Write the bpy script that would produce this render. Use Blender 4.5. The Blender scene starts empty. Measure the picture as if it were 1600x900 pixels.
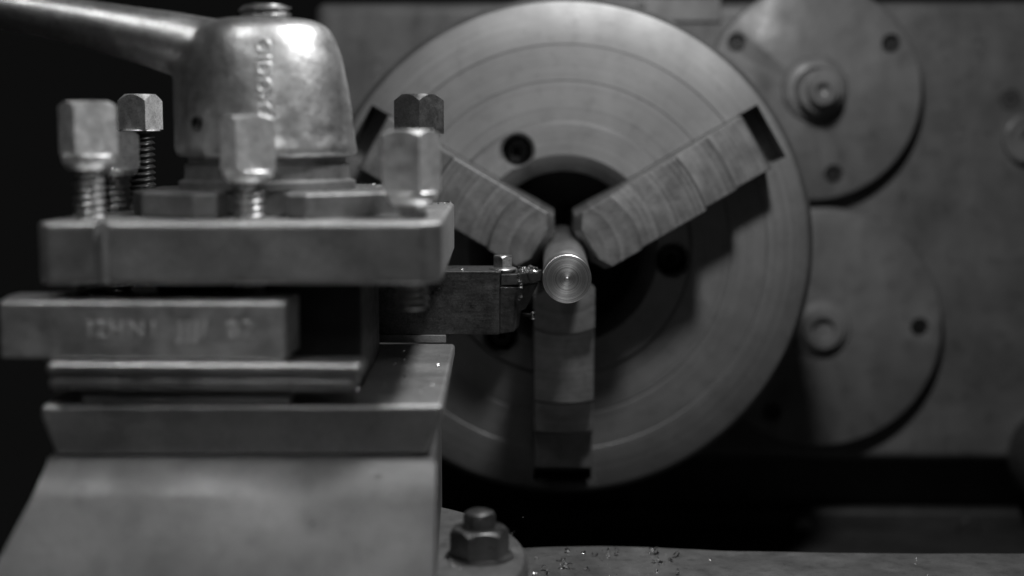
import bpy, bmesh, math, random
from mathutils import Vector, Matrix, noise as mnoise

random.seed(7)
scene = bpy.context.scene
col = scene.collection
MM = 0.001
R = math.radians

# ------------------------------------------------------------------ camera
cam_d = bpy.data.cameras.new('camera')
cam = bpy.data.objects.new('camera', cam_d)
col.objects.link(cam)
cam.location = (-7.556 * MM, -709.48 * MM, 57.336 * MM)
cam.rotation_euler = (R(90 - 6.1647), 0, R(1.461))
cam_d.sensor_width = 36
cam_d.lens = 50
cam_d.clip_start = 0.01
cam_d.clip_end = 50
cam_d.dof.use_dof = True
cam_d.dof.focus_distance = 0.566
cam_d.dof.aperture_fstop = 4.4
cam_d.dof.aperture_blades = 0
scene.camera = cam

# ------------------------------------------------------------------ world: a dark workshop
w = bpy.data.worlds.new('World')
scene.world = w
w.use_nodes = True
bg = w.node_tree.nodes['Background']
bg.inputs[0].default_value = (1, 1, 1, 1)
bg.inputs[1].default_value = 0.004


def area(name, loc, target, size, power, spread=180):
    d = bpy.data.lights.new(name, 'AREA')
    d.shape = 'DISK'
    d.size = size * MM
    d.energy = power
    d.spread = R(spread)
    o = bpy.data.objects.new(name, d)
    col.objects.link(o)
    o.location = Vector(loc) * MM
    o.rotation_euler = (Vector(target) - Vector(loc)).to_track_quat('-Z', 'Y').to_euler()
    return o


# machine lamp above the bar; two weak fill lights added for the tool post, one high, one lower
area('machine_lamp', (58, -232, 285), (-10, -40, 30), 45, 1.25)
area('front_fill', (0, -640, 300), (-120, -305, -5), 120, 0.019, 38)
area('high_fill', (-270, -490, 560), (-130, -295, 30), 120, 0.062, 42)

scene.view_settings.view_transform = 'Standard'
scene.view_settings.look = 'None'
scene.view_settings.exposure = 0
scene.view_settings.gamma = 1
scene.view_settings.use_curve_mapping = False
scene.render.engine = 'CYCLES'
scene.cycles.max_bounces = 6


# ------------------------------------------------------------------ materials (all neutral greys: a black-and-white picture)
def mat(name, base, rough, metal, var=0.3, vscale=60, bump=0.15, bscale=400, rvar=0.15, spots=0.0, fine=0.0,
        rings=None, aniso=0.0, scratch=0.0, streak=None):
    m = bpy.data.materials.new(name)
    m.use_nodes = True
    nt = m.node_tree
    N, L = nt.nodes, nt.links
    p = N['Principled BSDF']
    tc = N.new('ShaderNodeTexCoord')
    co = tc.outputs['Object']

    def noise(scale, detail=6, rgh=0.6, vec=co):
        n = N.new('ShaderNodeTexNoise')
        n.inputs['Scale'].default_value = scale
        n.inputs['Detail'].default_value = detail
        n.inputs['Roughness'].default_value = rgh
        L.new(vec, n.inputs['Vector'])
        return n.outputs['Fac']

    def ramp(src, lo, hi, a=0.3, b=0.7):
        r = N.new('ShaderNodeMapRange')
        r.inputs['From Min'].default_value = a
        r.inputs['From Max'].default_value = b
        r.inputs['To Min'].default_value = lo
        r.inputs['To Max'].default_value = hi
        L.new(src, r.inputs['Value'])
        return r.outputs['Result']

    def math_(op, a, b):
        n = N.new('ShaderNodeMath')
        n.operation = op
        for i, v in enumerate((a, b)):
            if isinstance(v, (int, float)):
                n.inputs[i].default_value = v
            else:
                L.new(v, n.inputs[i])
        return n.outputs[0]

    val = ramp(noise(vscale), base * (1 - var), base * (1 + var))
    if fine:
        val = math_('MULTIPLY', val, ramp(noise(1800, 3), 1 - fine, 1 + fine))
    if spots:
        val = math_('MULTIPLY', val, ramp(noise(vscale * 4.3, 4), 1 - spots, 1, 0.36, 0.46))
    rg = ramp(noise(vscale * 1.7, 5), rough - rvar, rough + rvar)
    hgt = noise(bscale, 5)
    if scratch:
        mp = N.new('ShaderNodeMapping')
        mp.inputs['Rotation'].default_value = (0.1, 0.25, 0.1)
        mp.inputs['Scale'].default_value = (60, 60, 2600)
        L.new(co, mp.inputs['Vector'])
        sc = noise(1.0, 3, 0.6, mp.outputs[0])
        rg = math_('ADD', rg, ramp(sc, -scratch, scratch))
        val = math_('MULTIPLY', val, ramp(sc, 1 - scratch, 1 + scratch))
    if streak:                                        # oil runs down a wall
        mp2 = N.new('ShaderNodeMapping')
        mp2.inputs['Scale'].default_value = streak[0]
        L.new(co, mp2.inputs['Vector'])
        st_ = noise(1.0, 5, 0.65, mp2.outputs[0])
        val = math_('MULTIPLY', val, ramp(st_, 1 - streak[1], 1 + streak[1] * 0.5))
        rg = math_('ADD', rg, ramp(st_, -0.12, 0.1))
    if rings:
        s = N.new('ShaderNodeSeparateXYZ')
        L.new(co, s.inputs[0])
        rr = math_('SQRT', math_('ADD', math_('POWER', s.outputs[0], 2.0), math_('POWER', s.outputs[2], 2.0)), 0)
        c = N.new('ShaderNodeCombineXYZ')
        L.new(rr, c.inputs[0])
        rn = noise(rings[0], 4, 0.75, c.outputs[0])
        val = math_('MULTIPLY', val, ramp(rn, 1 - rings[1], 1 + rings[1]))
        rg = math_('ADD', rg, ramp(rn, -rings[2], rings[2]))
    cb = N.new('ShaderNodeCombineColor')
    for i in range(3):
        L.new(val, cb.inputs[i])
    L.new(cb.outputs[0], p.inputs['Base Color'])
    L.new(rg, p.inputs['Roughness'])
    p.inputs['Metallic'].default_value = metal
    if aniso:
        p.inputs['Anisotropic'].default_value = aniso
        p.inputs['Anisotropic Rotation'].default_value = 0.25
        t = N.new('ShaderNodeTangent')
        t.direction_type = 'RADIAL'
        t.axis = 'Y'
        L.new(t.outputs[0], p.inputs['Tangent'])
    b = N.new('ShaderNodeBump')
    b.inputs['Strength'].default_value = bump
    b.inputs['Distance'].default_value = 0.0006
    L.new(hgt, b.inputs['Height'])
    L.new(b.outputs[0], p.inputs['Normal'])
    return m


M = {
    'post': mat('worn_post_steel', 0.48, 0.48, 0.92, 0.14, 40, 0.2, 700, 0.08, 0.08, 0.25, scratch=0.02),
    'head': mat('screw_head_steel', 0.92, 0.42, 0.75, 0.25, 160, 0.30, 700, 0.10, 0.2, 0.25),
    'darkhead': mat('oiled_screw_steel', 0.30, 0.38, 0.92, 0.25, 160, 0.25, 700, 0.10, 0.2, 0.25),
    'thread': mat('thread_steel', 0.35, 0.35, 0.95, 0.3, 200, 0.1, 700),
    'cast': mat('cast_lever_steel', 0.60, 0.44, 0.98, 0.16, 95, 0.22, 500, 0.06, 0.2, 0.2),
    'tool': mat('blackened_tool_steel', 0.10, 0.42, 0.85, 0.35, 120, 0.3, 900, 0.12, 0.3, 0.3, scratch=0.12),
    'insert': mat('carbide', 0.10, 0.35, 0.8, 0.2, 200, 0.1, 900),
    'bar_tool': mat('grey_tool_bar', 0.50, 0.52, 0.85, 0.3, 60, 0.25, 500, 0.1, 0.2, 0.15),
    'shim': mat('shim_steel', 0.42, 0.42, 0.9, 0.2, 80, 0.15, 600),
    'slide': mat('slide_iron', 0.175, 0.56, 0.8, 0.30, 22, 0.2, 350, 0.14, 0.10, 0.15),
    'base': mat('base_iron', 0.22, 0.50, 0.7, 0.3, 60, 0.3, 500, 0.1, 0.2, 0.2),
    'saddle': mat('saddle_iron', 0.26, 0.48, 0.6, 0.25, 50, 0.25, 600, 0.1, 0.2, 0.25, scratch=0.06),
    'nut': mat('dark_nut', 0.22, 0.36, 0.9, 0.25, 150, 0.25, 600),
    'chuck': mat('turned_chuck_steel', 0.235, 0.58, 0.82, 0.14, 30, 0.05, 600, 0.05, 0.10, 0.05, rings=(420, 0.17, 0.07)),
    'jaw': mat('ground_jaw_steel', 0.235, 0.5, 0.82, 0.2, 80, 0.12, 600, 0.08, 0.15, 0.1, rings=(420, 0.26, 0.08)),
    'bar': mat('turned_bar_steel', 0.85, 0.40, 1.0, 0.06, 100, 0.03, 900, 0.03, 0, 0.08, rings=(2300, 0.7, 0.14), aniso=0.5),
    'barside': mat('turned_bar_side', 0.60, 0.34, 1.0, 0.15, 100, 0.08, 900, 0.05, 0.1, 0.1),
    'paint': mat('grey_machine_paint', 0.125, 0.45, 0.0, 0.34, 22, 0.5, 130, 0.12, 0.2, 0.12, streak=((55, 55, 12), 0.14)),
    'cover': mat('cover_paint', 0.145, 0.45, 0.0, 0.26, 26, 0.4, 130, 0.12, 0.16, 0.1, streak=((45, 45, 12), 0.10)),
    'lowpaint': mat('dark_and_shaded_paint', 0.04, 0.5, 0.0, 0.35, 30, 0.4, 160, 0.1, 0.2),  # darkened for the shade below headstock and chuck; also dark hub and plug
    'black': mat('black_oxide_and_shade', 0.03, 0.45, 0.4, 0.2, 150, 0.2, 600),  # black screws; also painted shade on core, one shank and oil hole
    'chip': mat('bright_chip', 0.9, 0.2, 1.0, 0.1, 400, 0.1, 900, 0.05),
    'stamp': mat('bright_stamping', 0.78, 0.4, 0.6, 0.1, 100, 0.1, 600),
    'plate': mat('name_plate_metal', 0.13, 0.45, 0.3, 0.15, 60, 0.1, 600),
}


# ------------------------------------------------------------------ helpers (coordinates in millimetres)
def tag(o, label=None, cat=None, group=None, kind=None):
    if label: o['label'] = label
    if cat: o['category'] = cat
    if group: o['group'] = group
    if kind: o['kind'] = kind
    return o


def thing(name, label, cat, loc=(0, 0, 0), rz=0, group=None):
    o = bpy.data.objects.new(name, None)
    o.empty_display_size = 0.01
    col.objects.link(o)
    o.location = Vector(loc) * MM
    o.rotation_euler = (0, 0, R(rz))
    return tag(o, label, cat, group)


def link(name, me, m, parent=None, loc=(0, 0, 0), rot=(0, 0, 0)):
    o = bpy.data.objects.new(name, me)
    col.objects.link(o)
    if m is not None:
        me.materials.clear()
        me.materials.append(M[m])
    o.location = Vector(loc) * MM
    o.rotation_euler = rot
    if parent: o.parent = parent
    return o


def to_mesh(bm, name='mesh', smooth=None, scale=True):
    if scale:
        bmesh.ops.scale(bm, vec=(MM, MM, MM), verts=bm.verts)
    bmesh.ops.recalc_face_normals(bm, faces=bm.faces)
    me = bpy.data.meshes.new(name)
    bm.to_mesh(me)
    bm.free()
    if smooth is not None:
        me.polygons.foreach_set('use_smooth', [True] * len(me.polygons))
        me.set_sharp_from_angle(angle=R(smooth))
    return me


def add_box(bm, x0, x1, y0, y1, z0, z1):
    vs = [bm.verts.new((x, y, z)) for x in (x0, x1) for y in (y0, y1) for z in (z0, z1)]
    for f in ((0, 1, 3, 2), (4, 6, 7, 5), (0, 4, 5, 1), (2, 3, 7, 6), (0, 2, 6, 4), (1, 5, 7, 3)):
        bm.faces.new([vs[i] for i in f])
    return vs


def add_prism(bm, poly, z0, z1, axis='z'):
    def P(a, b, c):
        return (a, b, c) if axis == 'z' else (a, c, b)      # axis 'y': poly is (x, z), extruded along y
    lo = [bm.verts.new(P(a, b, z0)) for a, b in poly]
    hi = [bm.verts.new(P(a, b, z1)) for a, b in poly]
    n = len(poly)
    bm.faces.new(lo[::-1])
    bm.faces.new(hi)
    for i in range(n):
        bm.faces.new((lo[i], lo[(i + 1) % n], hi[(i + 1) % n], hi[i]))


def add_lathe(bm, prof, seg=64, axis='z', closed=False, c=(0, 0, 0)):
    """prof: list of (radius, height)."""
    rings = []
    for r, h in prof:
        ring = []
        if r < 1e-6:
            v = bm.verts.new((c[0], c[1], c[2] + h) if axis == 'z' else (c[0], c[1] + h, c[2]))
            rings.append([v])
            continue
        for i in range(seg):
            a = 2 * math.pi * i / seg
            x, y = r * math.cos(a), r * math.sin(a)
            ring.append(bm.verts.new((c[0] + x, c[1] + y, c[2] + h) if axis == 'z' else (c[0] + x, c[1] + h, c[2] + y)))
        rings.append(ring)
    pairs = list(zip(rings[:-1], rings[1:]))
    if closed: pairs.append((rings[-1], rings[0]))
    for A, B in pairs:
        for i in range(seg):
            j = (i + 1) % seg
            if len(A) == 1 and len(B) == 1: continue
            if len(A) == 1: bm.faces.new((A[0], B[i], B[j]))
            elif len(B) == 1: bm.faces.new((A[i], A[j], B[0]))
            else: bm.faces.new((A[i], A[j], B[j], B[i]))


def bevel(o, width, seg=2, angle=40):
    b = o.modifiers.new('bevel', 'BEVEL')
    b.width = width * MM
    b.segments = seg
    b.limit_method = 'ANGLE'
    b.angle_limit = R(angle)
    b.harden_normals = True
    for p in o.data.polygons: p.use_smooth = True
    return o


def bake(o):
    """Apply an object's modifiers into its mesh."""
    dg = bpy.context.evaluated_depsgraph_get()
    me = bpy.data.meshes.new_from_object(o.evaluated_get(dg))
    o.modifiers.clear()
    o.data = me
    return o


def boolean(o, cutters):
    for c in cutters:
        b = o.modifiers.new('cut', 'BOOLEAN')
        b.operation = 'DIFFERENCE'
        b.solver = 'EXACT'
        b.object = c
    bake(o)
    for c in cutters:
        bpy.data.objects.remove(c, do_unlink=True)
    return o


def box_part(name, ext, m, parent=None, bev=1.0, seg=2, loc=(0, 0, 0)):
    bm = bmesh.new()
    add_box(bm, *ext)
    o = link(name, to_mesh(bm, name), m, parent, loc)
    if bev: bevel(o, bev, seg)
    return o


def lathe_part(name, prof, m, parent=None, seg=64, axis='z', loc=(0, 0, 0), smooth=30, rot=(0, 0, 0)):
    bm = bmesh.new()
    add_lathe(bm, prof, seg, axis)
    return link(name, to_mesh(bm, name, smooth), m, parent, loc, rot)


def thread_mesh(r, depth, pitch, z0, z1, seg=40, per=6):
    """A cylinder with a real helical thread."""
    bm = bmesh.new()
    n = int((z1 - z0) / pitch * per)
    rings = []
    for k in range(n + 1):
        z = z0 + (z1 - z0) * k / n
        ring = []
        for i in range(seg):
            a = 2 * math.pi * i / seg
            ph = ((z / pitch - i / seg) % 1.0)
            d = abs(ph - 0.5) * 2
            rr = r - depth * min(1, max(0, (d - 0.12) / 0.76))
            ring.append(bm.verts.new((rr * math.cos(a), rr * math.sin(a), z)))
        rings.append(ring)
    for A, B in zip(rings[:-1], rings[1:]):
        for i in range(seg):
            j = (i + 1) % seg
            bm.faces.new((A[i], A[j], B[j], B[i]))
    bm.faces.new(rings[0][::-1])
    bm.faces.new(rings[-1])
    return to_mesh(bm, 'thread', 50)


def text_mesh(body, size, extrude, bev=0.0, space=1.0):
    cu = bpy.data.curves.new('lettering', 'FONT')
    cu.body = body
    cu.size = size * MM
    cu.extrude = extrude * MM
    cu.bevel_depth = bev * MM
    cu.bevel_resolution = 1
    cu.space_character = space
    cu.align_x = 'CENTER'
    cu.align_y = 'CENTER'
    o = bpy.data.objects.new('lettering', cu)
    col.objects.link(o)
    dg = bpy.context.evaluated_depsgraph_get()
    me = bpy.data.meshes.new_from_object(o.evaluated_get(dg))
    bpy.data.objects.remove(o, do_unlink=True)
    return me


def nosed_prism(n, r, z0, z1, cham, rot=0.0, seg_per=10):
    """A nut or bolt head: an n-sided prism whose top is trimmed by a cone, so each side ends in a curved arc."""
    bm = bmesh.new()
    inr = r * math.cos(math.pi / n)
    pts = []
    for k in range(n):
        a0, a1 = rot + 2 * math.pi * k / n, rot + 2 * math.pi * (k + 1) / n
        for i in range(seg_per):
            t = i / seg_per
            pts.append((r * ((1 - t) * math.cos(a0) + t * math.cos(a1)), r * ((1 - t) * math.sin(a0) + t * math.sin(a1))))
    rt = inr * 0.97
    lo, mid, hi = [], [], []
    for x, y in pts:
        d = math.hypot(x, y)
        lo.append(bm.verts.new((x, y, z0)))
        mid.append(bm.verts.new((x, y, z1 - cham * max(0.04, (d - rt) / (r - rt)))))
        hi.append(bm.verts.new((x / d * rt, y / d * rt, z1)))
    N = len(pts)
    for i in range(N):
        j = (i + 1) % N
        bm.faces.new((lo[i], lo[j], mid[j], mid[i]))
        bm.faces.new((mid[i], mid[j], hi[j], hi[i]))
    bm.faces.new(lo[::-1])
    bm.faces.new(hi)
    return to_mesh(bm, 'head', 25)


# ================================================================== the setting
# saddle: the flat iron top that carries the compound rest; its far edge is a little uneven
bm = bmesh.new()
nx = 90
far, near, low = [], [], []
for i in range(nx + 1):
    x = -160 + 640 * i / nx
    e = 2.6 * mnoise.noise(Vector((x * 0.011, 3.1, 0))) + 0.7 * mnoise.noise(Vector((x * 0.05, 8.2, 0)))
    e += 7 * math.exp(-((x - 15) / 38) ** 2)
    y = -112 + e
    near.append(bm.verts.new((x, -420, -120)))
    far.append((bm.verts.new((x, y - 3, -120)), bm.verts.new((x, y, -121.2)), bm.verts.new((x, y + 0.6, -150))))
for i in range(nx):
    a, b = far[i], far[i + 1]
    bm.faces.new((near[i], near[i + 1], b[0], a[0]))
    bm.faces.new((a[0], b[0], b[1], a[1]))
    bm.faces.new((a[1], b[1], b[2], a[2]))
saddle = link('saddle', to_mesh(bm, 'saddle', 60), 'saddle')
tag(saddle, 'flat grey iron saddle top across the bottom right, scattered with bright chips', 'lathe saddle')

bed = thing('lathe_bed', 'dark lathe bed in deep shadow below the chuck', 'lathe bed', (0, 0, -260))
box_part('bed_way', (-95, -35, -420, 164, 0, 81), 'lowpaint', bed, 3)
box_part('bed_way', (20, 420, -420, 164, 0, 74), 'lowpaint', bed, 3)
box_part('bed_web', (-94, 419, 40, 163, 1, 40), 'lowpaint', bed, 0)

# ------------------------------------------------------------------ headstock with its round covers
hs = thing('headstock', 'grey painted headstock wall behind the chuck with round bolted covers', 'headstock', (130, 130, -137))
HX, HY, HZ = 130, 130, -137


def hl(x, y, z): return (x - HX, y - HY, z - HZ)


bm = bmesh.new()
add_box(bm, -145 - HX, 480 - HX, 0, 270, 0, 271)
o = link('housing', to_mesh(bm, 'housing'), 'paint', hs)
bevel(o, 7, 4)
bm = bmesh.new()
add_box(bm, -140 - HX, 479 - HX, 38, 268, -150, -0.5)
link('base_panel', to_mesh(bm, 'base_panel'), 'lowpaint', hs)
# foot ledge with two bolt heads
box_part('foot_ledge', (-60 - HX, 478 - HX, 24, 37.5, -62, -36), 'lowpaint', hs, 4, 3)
for bx_ in (251, 150):
    link('foot_bolt', nosed_prism(6, 6.5, 0, 5, 1.5), 'nut', hs, (bx_ - HX, 23.8, -46), (R(90), 0, 0))


def cover(cx, cz, rad, thick, screws, label):
    p = lathe_part('cover_plate', [(rad, 0), (rad, -thick + 2.2), (rad - 0.8, -thick + 0.7), (rad - 2.4, -thick), (0, -thick)],
                   'cover', hs, 96, 'y', hl(cx, 130, cz), 40)
    p['label'] = label
    cut = []
    for a, rr in screws:
        bm = bmesh.new()
        add_lathe(bm, [(0, -5), (5.4, -5), (5.4, 5), (0, 5)], 24, 'y')
        c = link('cutter', to_mesh(bm), None)
        c.matrix_world = Matrix.Translation(Vector((cx + rr * math.cos(R(a)), 130 - thick, cz + rr * math.sin(R(a)))) * MM)
        cut.append(c)
    bpy.context.view_layer.update()
    boolean(p, cut)
    p.data.polygons.foreach_set('use_smooth', [True] * len(p.data.polygons))
    p.data.set_sharp_from_angle(angle=R(35))
    for a, rr in screws:
        bm = bmesh.new()
        add_lathe(bm, [(1.9, -1.5), (1.9, -4), (3.8, -4), (4.2, -3.5), (4.2, 0)], 20, 'y')
        link('socket_screw', to_mesh(bm, 'socket_screw', 30), 'black', p,
             (rr * math.cos(R(a)), -thick + 4.9, rr * math.sin(R(a))))
    return p


cu_ = cover(144.4, 81.1, 62, 13, [(147, 53), (33, 51.5), (285, 48)], 'upper round cover with three bolts and a proud shaft end')
cl_ = cover(152.3, -55.4, 70.5, 11, [(1, 57), (121, 57), (241, 57)], 'lower round cover half behind the chuck')
# proud shaft end of the upper cover: a boss, a nut-like collar and a drilled centre
lathe_part('boss', [(19, -13.2), (18, -15.5), (15, -17.5), (12.5, -18)], 'cover', cu_, 48, 'y', (0.5, 0, 2))
lathe_part('shaft_end', [(13, -12), (13, -25), (12, -27), (8.5, -27.4), (8.5, -33), (7.6, -34), (4.6, -34.2), (3.4, -31), (0, -29)],
           'cover', cu_, 40, 'y', (1.5, 0, 0.5))
lathe_part('shaft_end', [(17, -11.5), (16, -13), (12.5, -14), (12, -17), (11, -18), (7, -18), (6.2, -14), (0, -13.5)],
           'cover', cl_, 40, 'y', (0, 0, 0))
# small cover and plug at the right margin, shallow plugs on the wall
lathe_part('small_cover', [(14.5, 0.2), (14.5, -5), (13, -6), (5, -6), (4.6, -3), (0, -3)], 'cover', hs, 48, 'y', hl(270.5, 130, 55))
for x, z, r in ((260.4, 77.5, 5.0), (240.5, 109, 3.4), (231, 58.5, 3.6), (-107, 97, 4.2), (171.0, 70, 2.0)):
    yy = 130 if r != 2.0 else 117
    lathe_part('plug', [(r + 1.2, 0.2), (r + 0.9, -0.6), (r, -0.7), (r - 0.7, 0.6), (r - 1.4, -0.2), (0, -0.2)], 'lowpaint' if r > 4.5 else 'paint', hs, 28, 'y', hl(x, yy, z))
# rectangular plate at the top edge, above and behind the chuck
o = box_part('name_plate', (5 - HX, 92 - HX, -2.5, -0.2, 122 - HZ, 136 - HZ + 0), 'plate', hs, 0.8)
lathe_part('rivet', [(2.6, -2.4), (2.2, -3.6), (1, -4.1), (0, -4.2)], 'plate', o, 20, 'y', hl(46, 130, 131.5))
# control hub at the bottom right margin
lathe_part('control_hub', [(30, 10), (30, -46), (28, -50), (22, -52), (0, -52)], 'lowpaint', hs, 64, 'y', hl(296, 118, -132))

# ================================================================== chuck, at rest
ck = thing('lathe_chuck', 'large round three-jaw lathe chuck gripping the bar', 'chuck', (0, 0, 0))
prof = [(39, 84), (39, 7), (40, 5), (46.5, -1.4), (47.5, -2), (62.6, -2), (64.4, 0), (82.6, 0), (83, 0.5), (83.8, 0.5), (84.2, 0), (101, 0), (101.4, 0.35), (101.8, 0), (120.8, 0), (122.4, 0.7), (125, 4.5), (125, 78), (123, 80),
        (112, 80), (112, 108), (72, 108), (72, 133), (50, 133), (50, 84)]
bm = bmesh.new()
add_lathe(bm, prof, 160, 'y', closed=True)
body = link('chuck_body', to_mesh(bm, 'chuck_body'), 'chuck', ck)
JA = (30, 150, 270)
HA = (115, 235, 355)
cut = []
for a in JA:
    bm = bmesh.new()
    add_box(bm, 30, 118.5, -10, 24, -14.8, 14.8)
    cut.append(link('cutter', to_mesh(bm), None, None, (0, 0, 0), (0, R(-a), 0)))
    bm = bmesh.new()
    add_box(bm, 29, 118, 9, 17, -18, 18)
    cut.append(link('cutter', to_mesh(bm), None, None, (0, 0, 0), (0, R(-a), 0)))
for a in HA:
    bm = bmesh.new()
    add_lathe(bm, [(0, -10), (9.2, -10), (9.2, -2), (7.6, 0), (7.6, 22), (0, 22)], 32, 'y')
    cut.append(link('cutter', to_mesh(bm), None, None, (54.5 * math.cos(R(a)), 0, 54.5 * math.sin(R(a)))))
bpy.context.view_layer.update()
boolean(body, cut)
body.data.polygons.foreach_set('use_smooth', [True] * len(body.data.polygons))
body.data.set_sharp_from_angle(angle=R(28))
# jaws: stepped blocks, tallest at the bar
jp = [(9.75, 18), (9.75, -43), (13.8, -52), (34, -52), (35, -51), (35, -44.5), (36.5, -44), (68, -44), (69, -43), (69, -28.5), (70.5, -28), (86, -28), (87, -27),
      (87, -20.5), (88.5, -20), (106, -20), (107, -19), (107, 18)]
jz = [-14.4, -13.9, -11, -7.8, -4, 0, 4, 7.8, 11, 13.9, 14.4]


def jaw_point(r, y, t):
    x = r
    if 30 < r < 100 and y < 0: x = math.sqrt(r * r - t * t) + 1.2        # steps are turned to arcs
    if r < 15 and abs(t) > 7.8: x = r + (abs(t) - 7.8) * 0.62            # nose narrows towards the bar
    return (x, y + (0.5 if abs(t) > 14 and y < 0 else 0), t)


bm = bmesh.new()
rows = [[bm.verts.new(jaw_point(r, y, t)) for r, y in jp] for t in jz]
n = len(jp)
bm.faces.new(rows[0][::-1])
bm.faces.new(rows[-1])
for A, B in zip(rows[:-1], rows[1:]):
    for i in range(n):
        bm.faces.new((A[i], A[(i + 1) % n], B[(i + 1) % n], B[i]))
jme = to_mesh(bm, 'jaw', 25)
for a in JA:
    link('jaw', jme, 'jaw', ck, (0, 0, 0), (0, R(-a), 0))
for a in HA:
    bm = bmesh.new()
    add_lathe(bm, [(2.6, 16), (2.6, 11.5), (5.2, 11.5), (5.8, 12.1), (5.8, 21.8)], 24, 'y')
    link('mounting_screw', to_mesh(bm, 'screw', 30), 'black', ck, (54.5 * math.cos(R(a)), 0, 54.5 * math.sin(R(a))))

# ------------------------------------------------------------------ the bar being turned
wp = thing('steel_bar', 'short round steel bar held in the chuck jaws, freshly faced end', 'steel bar', (0, -145, 0))
fp = [(0, -0.2), (0.3, -0.16), (0.55, -0.02), (1.1, 0.16), (2.2, 0.02)]
for k in range(18):
    r0 = 2.2 + k * 0.40
    fp += [(r0 + 0.2, 0.05), (r0 + 0.40, 0.0)]
fp += [(9.45, 0.0), (9.75, 0.3)]
lathe_part('turned_face', fp, 'bar', wp, 96, 'y', smooth=60)
lathe_part('shank', [(9.75, 0.3), (9.75, 3.0), (9.55, 3.25), (9.55, 3.6), (9.75, 3.9), (9.75, 27), (9.72, 30), (9.74, 205), (0, 205)], 'barside', wp, 96, 'y', smooth=40)

# ================================================================== tool post
PX, PY, PR = -105.0, -206.0, 2.0
tp = thing('tool_post', 'square four-way steel tool post with thick top plate, in the left foreground', 'tool post', (PX, PY, -43.7), PR)
Z0 = -43.7


def pz(z): return z - Z0


# top plate with a worn groove on its front face and a rounded, chipped outline
bm = bmesh.new()
add_prism(bm, [(-64, -62), (-60.8, -66), (56.5, -66), (62, -60), (62, 64), (60, 66), (-62, 66), (-64, 64)], pz(10.8), pz(30.2))
bmesh.ops.bevel(bm, geom=list(bm.edges), offset=1.5, segments=3, profile=0.5, affect='EDGES')
top = link('top_plate', to_mesh(bm, 'top_plate'), 'post', tp)
bm = bmesh.new()
add_prism(bm, [(-46.0, -67), (-43.8, -63.6), (-42.0, -63.2), (-40.4, -67)], pz(5), pz(36))
c = link('cutter', to_mesh(bm), None)
bpy.context.view_layer.update()
c.matrix_world = tp.matrix_world
bpy.context.view_layer.update()
boolean(top, [c])
box_part('core', (-34, 34, -36, 36, pz(-27.1), pz(10.9)), 'black', tp, 1.5)  # black colour stands in for the shade between the plates
bm = bmesh.new()
A = [bm.verts.new((x, y, pz(-27.2))) for x, y in ((-64, -66), (62, -66), (62, 66), (-64, 66))]
C = [bm.verts.new((x, y, pz(-31))) for x, y in ((-64, -66), (62, -66), (62, 66), (-64, 66))]
B = [bm.verts.new((x, y, pz(-43.5))) for x, y in ((-60.2, -64.5), (57, -64.5), (59, 64.5), (-59, 64.5))]
bm.faces.new(A)
bm.faces.new(B[::-1])
for k in range(4):
    bm.faces.new((A[k], A[(k + 1) % 4], C[(k + 1) % 4], C[k]))
    bm.faces.new((C[k], C[(k + 1) % 4], B[(k + 1) % 4], B[k]))
bot = link('bottom_plate', to_mesh(bm, 'bottom_plate'), 'post', tp)
bevel(bot, 1.4, 3, 50)
# many-sided index collar, notched round the screws, under the lever
bm = bmesh.new()
oc = [(18, -50), (52, -25), (53, 18), (20, 50), (-20, 50), (-45, 25), (-46, -16), (-38, -35), (-19, -46), (-11, -44), (-11, -29), (11, -29), (11, -47)]
add_prism(bm, oc, pz(30.1), pz(38.4))
collar = link('index_collar', to_mesh(bm, 'index_collar'), 'base', tp)
bevel(collar, 1.2, 2, 30)
lathe_part('neck', [(31, pz(38.5)), (31, pz(41)), (28.8, pz(42)), (28.8, pz(47)), (27.5, pz(47.5)), (27.5, pz(55)), (0, pz(55))], 'base', tp, 72, 'z', (-2, 0, 0))
me = thread_mesh(9.3, 1.3, 2.4, pz(90), pz(101.6), 48, 8)
st = link('stud', me, 'thread', tp, (-2, 0, 0))
lathe_part('stud_cap', [(8.0, pz(101.5)), (7.4, pz(102.3)), (0, pz(102.6))], 'thread', tp, 40, 'z', (-2, 0, 0))

# ------------------------------------------------------------------ clamping lever: bell-shaped hub with a cast arm
lv = thing('clamping_lever', 'cast steel lever with bell-shaped hub on top of the tool post', 'lever', (-107, -206, 49.5))
bm = bmesh.new()
add_lathe(bm, [(0, 0), (31.2, 0), (31.8, 1), (31.8, 3.5), (31.2, 5), (30.2, 14), (28.8, 24), (26.8, 34), (24.6, 41), (22, 45), (18, 47.3), (12, 48), (0, 48)], 72, 'z')
path = [(0, 0, 36, 10), (-14, 0, 36.5, 11), (-24, 0, 37.5, 11.4), (-33, 0, 39.8, 10.8), (-44, 0, 42.3, 9.7), (-62, 0, 46.2, 8.4), (-80, 0, 49.6, 7.5), (-100, 0, 53.2, 7.2), (-150, 0, 62, 7)]
rings = []
for x, y, z, r in path:
    ring = []
    for i in range(28):
        a = 2 * math.pi * i / 28
        ring.append(bm.verts.new((x + 0.17 * r * math.cos(a), y + r * 1.08 * math.sin(a), z + r * math.cos(a))))
    rings.append(ring)
for A, B in zip(rings[:-1], rings[1:]):
    for i in range(28):
        bm.faces.new((A[i], A[(i + 1) % 28], B[(i + 1) % 28], B[i]))
bm.faces.new(rings[0])
bm.faces.new(rings[-1][::-1])
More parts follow.
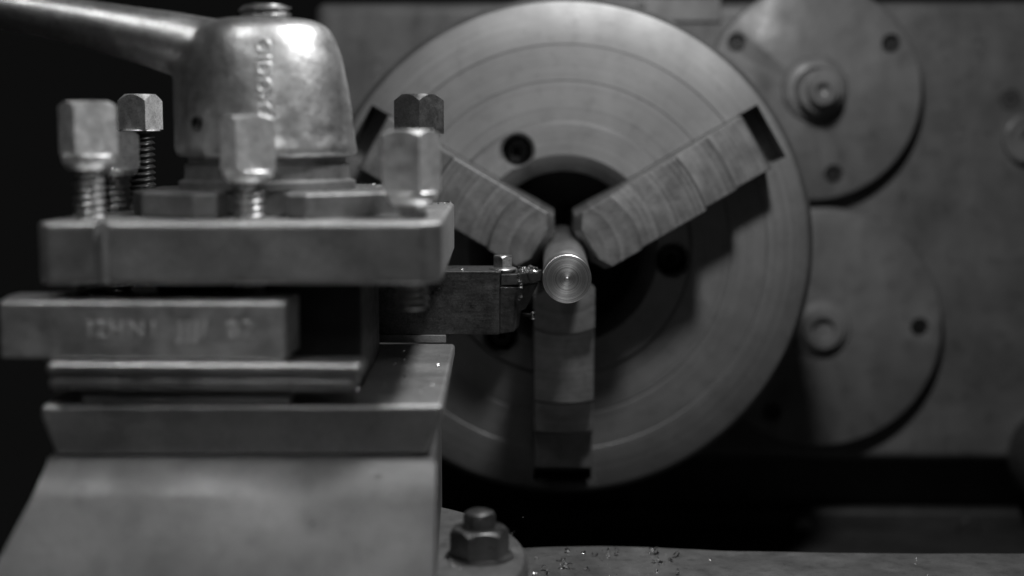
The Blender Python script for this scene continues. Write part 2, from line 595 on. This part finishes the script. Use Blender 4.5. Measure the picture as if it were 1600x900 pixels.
# web that fills the corner under the arm
add_prism(bm, [(-31.3, -9), (-18, -16), (-18, 16), (-31.3, 9)], 1, 40)
hub = link('lever_casting', to_mesh(bm, 'lever_casting'), 'cast', lv)
rm = hub.modifiers.new('remesh', 'REMESH')
rm.mode = 'VOXEL'
rm.voxel_size = 0.85 * MM
sm = hub.modifiers.new('smooth', 'SMOOTH')
sm.factor = 0.5
sm.iterations = 34
bpy.context.view_layer.update()
bake(hub)
nor = [tuple(n.vector) for n in hub.data.vertex_normals]
cos = []
for v, n in zip(hub.data.vertices, nor):                        # lumpy sand-cast skin
    p = v.co / MM
    low = max(0.0, min(1.0, (26 - p.z) / 20))                   # rougher towards the lower rim
    d = 0.22 * mnoise.noise(p * 0.05) + (0.05 + 0.26 * low) * mnoise.noise(p * 0.2 + Vector((5, 1, 9))) + 0.05 * mnoise.noise(p * 0.5)
    cos.append(v.co + Vector(n) * d * MM)
for v, c_ in zip(hub.data.vertices, cos): v.co = c_
hub.data.polygons.foreach_set('use_smooth', [True] * len(hub.data.polygons))
bm = bmesh.new()
add_lathe(bm, [(0, -6), (2.5, -6), (2.5, 27), (0, 27)], 24, 'y')
c = link('cutter', to_mesh(bm), None)
az = R(-90 - 38)
c.matrix_world = Matrix.Translation(Vector((-107 + 31 * math.cos(az), -206 + 31 * math.sin(az), 61)) * MM) @ Matrix.Rotation(az + R(90), 4, 'Z')
bpy.context.view_layer.update()
boolean(hub, [c])
hub.data.polygons.foreach_set('use_smooth', [True] * len(hub.data.polygons))
hub.data.set_sharp_from_angle(angle=R(50))
lathe_part('oil_hole_shade', [(2.3, -1.6), (2.2, -0.4), (1.4, 0.4), (0, 0.6)], 'black', lv, 24, 'y', (29.6 * math.cos(az), 29.6 * math.sin(az), 11.5)).rotation_euler = (0, 0, az + R(90))  # black plug added inside the bore to paint its shade
# raised cast lettering, running down the hub
me = text_mesh('OIDO-OIEU', 6.6, 0.5, 0.25, 1.12)
hp = [(0, 31.6), (5, 31.2), (14, 30.2), (24, 28.8), (34, 26.8), (41, 24.6), (48, 20)]
az0 = R(-90 + 9)
for v in me.vertices:
    u, t, e = v.co.x / MM, v.co.y / MM, v.co.z / MM
    z = 21 - u
    for (za, ra), (zb, rb) in zip(hp[:-1], hp[1:]):
        if za <= z <= zb:
            r = ra + (rb - ra) * (z - za) / (zb - za)
            break
    else:
        r = 31
    a = az0 - (-t) / r
    rr = r + e - 0.25
    v.co = Vector((rr * math.cos(a), rr * math.sin(a), z)) * MM
link('cast_lettering', me, 'cast', lv)


# ------------------------------------------------------------------ square-headed clamp screws
def screw(loc, z_top, z_headbot, z_low, size, rz, label, m='head', collar_h=3.0, kind=0, shank='thread'):
    t = thing('clamp_screw', label, 'screw', (loc[0], loc[1], z_low), rz, 'square-head screws in the tool post')
    hz = lambda z: z - z_low
    r = size / math.sqrt(2)
    cb = z_headbot + collar_h
    h = link('head', nosed_prism(4, r, hz(cb), hz(z_top), 2.6 if kind == 1 else 1.7), m, t)
    lathe_part('collar', [(0, hz(cb)), (size * 0.58, hz(cb - 0.05)), (size * 0.61, hz(cb - 0.5)), (size * 0.59, hz(z_headbot + 0.45 * collar_h)), (size * 0.46, hz(z_headbot)), (0, hz(z_headbot))],
               m, t, 48)
    link('threaded_shank', thread_mesh(5.3, 1.1, 2.3, 0, hz(z_headbot) + 0.2, 36, 6), shank, t)
    return t


screw((-157.6, -247), 68.0, 45.8, 2.0, 14.2, -6, 'nearest square-head clamp screw at the far left end of the plate', 'head', 5.0)
screw((-105.4, -247), 63.5, 41.8, 2.5, 13.6, -10, 'square-head clamp screw in the middle of the front edge', 'head', 4.0)
screw((-52.0, -247), 58.8, 34.5, 0.5, 13.8, 20, 'large blurred square-head screw at front right corner of the plate', 'head', 4.5)
screw((-162.5, -202), 58.5, 42.5, -1, 12.6, -4, 'shorter clamp screw half hidden behind the nearest left screw', 'head', 3.0)
screw((-166.0, -157), 72.8, 58.6, 0, 12.2, 28, 'square-head clamp screw at the far left rear corner, pale speckled face', 'head', 0.6, 1, 'black')  # shank coloured black to imitate its shaded side
screw((-57.6, -157), 72.8, 54.6, 0, 13.6, 6, 'sharp dark square-head screw at rear right, standing before the chuck', 'darkhead', 3.0, 1)

# ------------------------------------------------------------------ tool bar and packing strips in the tool post
tb = thing('tool_bar', 'stamped grey steel tool bar clamped in the front slot', 'tool bar', (-130, -262.5, -12.8))
bm = bmesh.new()
add_prism(bm, [(-52.5, 6), (-48.4, -12), (41.2, -12), (41.2, 14), (-51.5, 14)], 0, 18.6)
o = link('shank', to_mesh(bm, 'shank'), 'bar_tool', tb)
bevel(o, 1.3, 3, 30)
me = text_mesh('I2HN1  JJJ/  B2', 7.4, 0.12, 0.10, 1.15)
link('stamped_lettering', me, 'stamp', tb, (5, -12.08, 9.6), (R(90), 0, 0))
for (x0, x1, y0, z0, z1, lab) in ((-163.2, -65.3, -278.0, -17.2, -12.95, 'upper steel packing strip directly under the stamped tool bar'),
                                  (-163.0, -67.3, -277.0, -22.0, -17.6, 'middle steel packing strip, second below the tool bar'),
                                  (-155.0, -88.0, -272.5, -27.0, -23.6, 'short lowest packing strip resting on the bottom plate')):
    t = box_part('packing_strip', (x0 - (x0 + x1) / 2, x1 - (x0 + x1) / 2, y0 + 262, 0, 0, z1 - z0), 'shim', None, 1.7, 4, ((x0 + x1) / 2, -262, z0))
    tag(t, lab, 'packing strip', 'packing strips in the tool post')
    if x0 == -155.0:
        continue
# filler between the strips, set back: bears the load
t = box_part('packing_strip', (-40, 40, -252 + 262 - 10, 10, 0, 1.4), 'base', None, 0.2, 2, (-115, -258, -23.45))
tag(t, 'thin dark packing strip set back under the middle strip', 'packing strip', 'packing strips in the tool post')

t = box_part('packing_strip', (-26, 24, -11.5, 11.5, 0, 3.3), 'base', None, 0.3, 2, (-73, -125.5, -27.1))
tag(t, 'dark packing strip under the shank of the turning tool', 'packing strip', 'packing strips in the tool post')

# ------------------------------------------------------------------ turning tool in the rear slot
tt = thing('turning_tool', 'dark turning tool pointing at the bar from the tool post', 'turning tool', (-30, -125, -23.6))


def tl(x, y): return (x + 30, y + 125)


bm = bmesh.new()
add_prism(bm, [tl(-98, -137), tl(-27.4, -137), tl(-26.9, -135), tl(-26.9, -112), tl(-98, -112)], 0, 25.8)
shank = link('shank', to_mesh(bm, 'shank'), 'tool', tt)
bevel(shank, 0.35, 2, 30)
bm = bmesh.new()
add_prism(bm, [tl(-26.95, -136.3), tl(-19.4, -129.5), tl(-17.6, -112.1), tl(-26.95, -112.1)], 0.1, 19.4)
for v in bm.verts:
    if v.co.z < 5 and v.co.x > 9 : v.co.x -= 2.2
o = link('neck', to_mesh(bm, 'neck'), 'tool', tt)
bevel(o, 0.35, 2, 30)
# nose under the insert, tapering down and back
bm = bmesh.new()
hi_ = [tl(-26.9, -135.8), tl(-19, -131), tl(-11.6, -117), tl(-13.5, -112.2), tl(-26.8, -112.2)]
lo_ = [tl(-24.5, -134.0), tl(-20.5, -128), tl(-17.0, -117), tl(-17.6, -112.2), tl(-26.8, -112.2)]
A = [bm.verts.new((a, b, 19.0)) for a, b in hi_]
B = [bm.verts.new((a, b, 8.0)) for a, b in lo_]
bm.faces.new(A); bm.faces.new(B[::-1])
for i in range(5): bm.faces.new((A[i], A[(i + 1) % 5], B[(i + 1) % 5], B[i]))
nose = link('nose', to_mesh(bm, 'nose'), 'tool', tt)
bevel(nose, 0.3, 2, 20)
bm = bmesh.new()
add_prism(bm, [tl(-26.6, -135.9), tl(-18.6, -131.6), tl(-9.9, -115.8), tl(-10.4, -114.2), tl(-13, -112.4), tl(-26.6, -112.4)], 19.9, 24.4)
o = link('insert', to_mesh(bm, 'insert'), 'insert', tt)
bevel(o, 0.4, 2, 20)
sc = link('clamp_bolt', nosed_prism(6, 4.3, 1.0, 6.0, 1.0, R(30)), 'darkhead', tt, tl(-26.2, -126) + (25.4,))
lathe_part('flange', [(0, 0), (5.6, 0), (5.9, 0.35), (5.6, 0.8), (4.2, 1.3), (0, 1.3)], 'darkhead', sc, 40)
# small pin screw low on the nose
lathe_part('pin', [(0, 0), (0.9, 0), (1.1, 0.3), (1.1, 2.6), (0.8, 2.9), (0, 2.9)], 'chip', tt, 16, 'z', tl(-13.8, -118) + (4.0,))
lathe_part('pin_arm', [(0, 0), (0.7, 0), (0.7, 6), (0, 6)], 'tool', tt, 12, 'y', tl(-13.8, -118) + (5.4,)).rotation_euler = (0, 0, R(50))

# ================================================================== compound slide under the post
cs = thing('compound_slide', 'smooth grey casting sloping towards the viewer below the tool post', 'slide', (-103, -220, -118))
secs = [(-150, -165, -50, -44.0), (-273.5, -165.2, -43.0, -44.0), (-275.5, -164.4, -42.4, -44.8), (-283, -166, -42.0, -52.2), (-284.5, -166.6, -41.9, -54.2), (-296, -173.5, -41.4, -71.5), (-312, -184, -41, -95.5), (-326, -194, -40.6, -117.5)]
bm = bmesh.new()
nseg = 28
rows = []
for Y, xl, xr, z in secs:
    row = []
    for i in range(nseg + 1):
        t = i / nseg
        x = xl + (xr - xl) * t
        dz = 0.0
        if Y < -284:                                  # shallow hollows of a worn casting, rounded right flank
            dz = 0.9 * mnoise.noise(Vector((x * 0.03, Y * 0.04, 2)))
            pass
        row.append(bm.verts.new((x + 103, Y + 220, z + dz + 118)))
    rows.append(row)
for A, B in zip(rows[:-1], rows[1:]):
    for i in range(nseg): bm.faces.new((A[i], A[i + 1], B[i + 1], B[i]))
Rw = [bm.verts.new((r[-1].co.x, r[-1].co.y, 0)) for r in rows]
Lw = [bm.verts.new((r[0].co.x, r[0].co.y, 0)) for r in rows]
for k in range(len(rows) - 1):
    bm.faces.new((rows[k][-1], Rw[k], Rw[k + 1], rows[k + 1][-1]))
    bm.faces.new((rows[k][0], rows[k + 1][0], Lw[k + 1], Lw[k]))
bm.faces.new([rows[0][i] for i in range(nseg, -1, -1)] + [Lw[0], Rw[0]])
o = link('slide_casting', to_mesh(bm, 'slide_casting', 40), 'slide', cs)
o.data.polygons.foreach_set('use_smooth', [True] * len(o.data.polygons))
o.data.set_sharp_from_angle(angle=R(50))
# round swivel base that carries it
lathe_part('swivel_base', [(0, 30), (82, 30), (84.5, 29.2), (86, 27), (86, 0)], 'base', cs, 128, 'z', (3, -10, 0))

# clamp nut with a round-nosed stud on the swivel base
cn = thing('clamp_nut', 'dark hexagon nut on a round-topped stud beside the slide', 'nut', (-31, -230, -88))
link('nut', nosed_prism(6, 10.4, 0.9, 10.4, 1.6, R(12)), 'nut', cn)
lathe_part('washer', [(11.6, 0.02), (11.8, 0.3), (11.6, 0.9), (0, 0.9)], 'nut', cn, 48)
lathe_part('stud', [(5.6, 8), (5.6, 14.2), (5.0, 15.6), (3.4, 16.5), (0, 16.8)], 'nut', cn, 40)


# ================================================================== swarf
def curl(seed, rad, turns, pitch, wid):
    rnd = random.Random(seed)
    n = max(6, int(turns * 9))
    verts, faces = [], []
    for i in range(n + 1):
        a = 2 * math.pi * turns * i / n
        rr = rad * (1 + 0.25 * math.sin(i * 1.7 + seed))
        for s in (-0.5, 0.5):
            verts.append((rr * math.cos(a) * MM, rr * math.sin(a) * MM, (pitch * turns * i / n + s * wid * (0.7 + 0.5 * rnd.random())) * MM))
    for i in range(n):
        faces.append((2 * i, 2 * i + 1, 2 * i + 3, 2 * i + 2))
    return verts, faces


def curl_mesh(seed, rad, turns, pitch, wid):
    me = bpy.data.meshes.new('curl')
    v, f = curl(seed, rad, turns, pitch, wid)
    me.from_pydata(v, [], f)
    return me


def swarf(name, spots, label, parent=None):
    """Many tiny chips in one heap."""
    V_, F_ = [], []
    for k, (x, y, z, s) in enumerate(spots):
        v, f = curl(k, s * random.uniform(0.5, 1), random.uniform(0.5, 1.3), s * 0.8, s * random.uniform(0.5, 0.9))
        rot = Matrix.Rotation(random.uniform(0, 6.3), 3, 'X') @ Matrix.Rotation(random.uniform(0, 6.3), 3, 'Z')
        b = len(V_)
        V_ += [tuple(rot @ Vector(p) + Vector((x, y, z)) * MM) for p in v]
        F_ += [tuple(i + b for i in q) for q in f]
    me = bpy.data.meshes.new(name)
    me.from_pydata(V_, [], F_)
    o = link(name, me, 'chip', parent)
    return tag(o, label, 'swarf', None, 'stuff')


g = random.gauss
u = random.uniform
sp = [(u(-22, -10.5), u(-131, -117), 1.3 + abs(g(0, 0.5)), u(0.7, 1.3)) for _ in range(34)]
sp += [(-19.2 + g(0, 0.5), -132.5 + g(0, 0.4), 1.8 - 0.8 * i, u(0.5, 1.0)) for i in range(16)]
swarf('swarf', sp, 'bright crumbs of swarf heaped on the cutting tip beside the bar')
swarf('swarf', [(g(14, 26), u(-152, -114), -119.85, u(0.12, 0.35)) for _ in range(110)] + [(u(60, 190), u(-150, -114), -119.85, u(0.1, 0.22)) for _ in range(30)],
      'fine metal dust between the larger chips on the flat saddle top')
sp = [(u(-47, -40), u(-137, -130), 2.6, u(0.3, 0.7)) for _ in range(4)]
sp += [(u(-80, -60), u(-215, -165), 39.0 if u(0, 1) < .6 else 38.9, u(0.25, 0.6)) for _ in range(26)]
sp += [(u(-58, -45), u(-158, -143), 30.6, u(0.25, 0.5)) for _ in range(22)]
sp += [(-107 + 40 * math.cos(a), -206 + 40 * math.sin(a), 38.9, u(0.2, 0.5)) for a in [u(3.3, 6.0) for _ in range(30)]]
swarf('swarf', sp, 'fine glittering crumbs of swarf strewn on top of the tool post')
sp = [(u(-72, -45), u(-262, -150), -26.7, u(0.25, 0.8)) for _ in range(34)]
swarf('swarf', sp, 'fine crumbs of swarf on the bottom plate below the turning tool')
sp = [(u(-41, -36), u(-250, -190), -87.4, u(0.3, 1.0)) for _ in range(60)] + [(u(-36, -16), u(-245, -180), -87.5, u(0.2, 0.5)) for _ in range(25)]
swarf('swarf', [(-79, -289.5, -60.6, 1.1), (-106.5, -294, -67.4, 1.0), (-146, -299, -75, 1.3), (-60, -280, -47.8, 0.7), (-120, -279, -46.8, 0.6)],
      'few single chips stuck to the sloping casting in the foreground')
swarf('swarf', sp, 'small chips gathered on the swivel base left of the nut')

for k, (x, y) in enumerate([(-12.2, -128.1), (0.8, -119.5), (-0.6, -128.7), (-2.3, -129.7), (-8.4, -143.1), (-13.3, -150.9), (-6.8, -149.0), (-2.3, -141.2),
                            (0.3, -140.3), (2.1, -141.9), (7.9, -119.3), (9.4, -143.5), (19.1, -118.1), (22.4, -117.1), (22.5, -121.7), (18.0, -124.6),
                            (12.9, -123.8), (35.9, -119.5), (37.9, -118.5), (37.7, -131.4), (39.9, -134.0), (43.4, -130.3), (36.7, -145.4),
                            (44.8, -147.7), (47.2, -123.9)]):
    s = random.uniform(0.7, 1.5)
    c = link('metal_chip', curl_mesh(k, s, random.uniform(0.7, 1.8), s * 0.9, s * 0.8), 'chip', None, (x, y, -119.9 + s * 0.85),
             (random.uniform(0, 6), random.uniform(0, 6), random.uniform(0, 6)))
    tag(c, 'tiny bright curled steel chip lying on the flat saddle top', 'metal chip', 'chips scattered on the saddle')
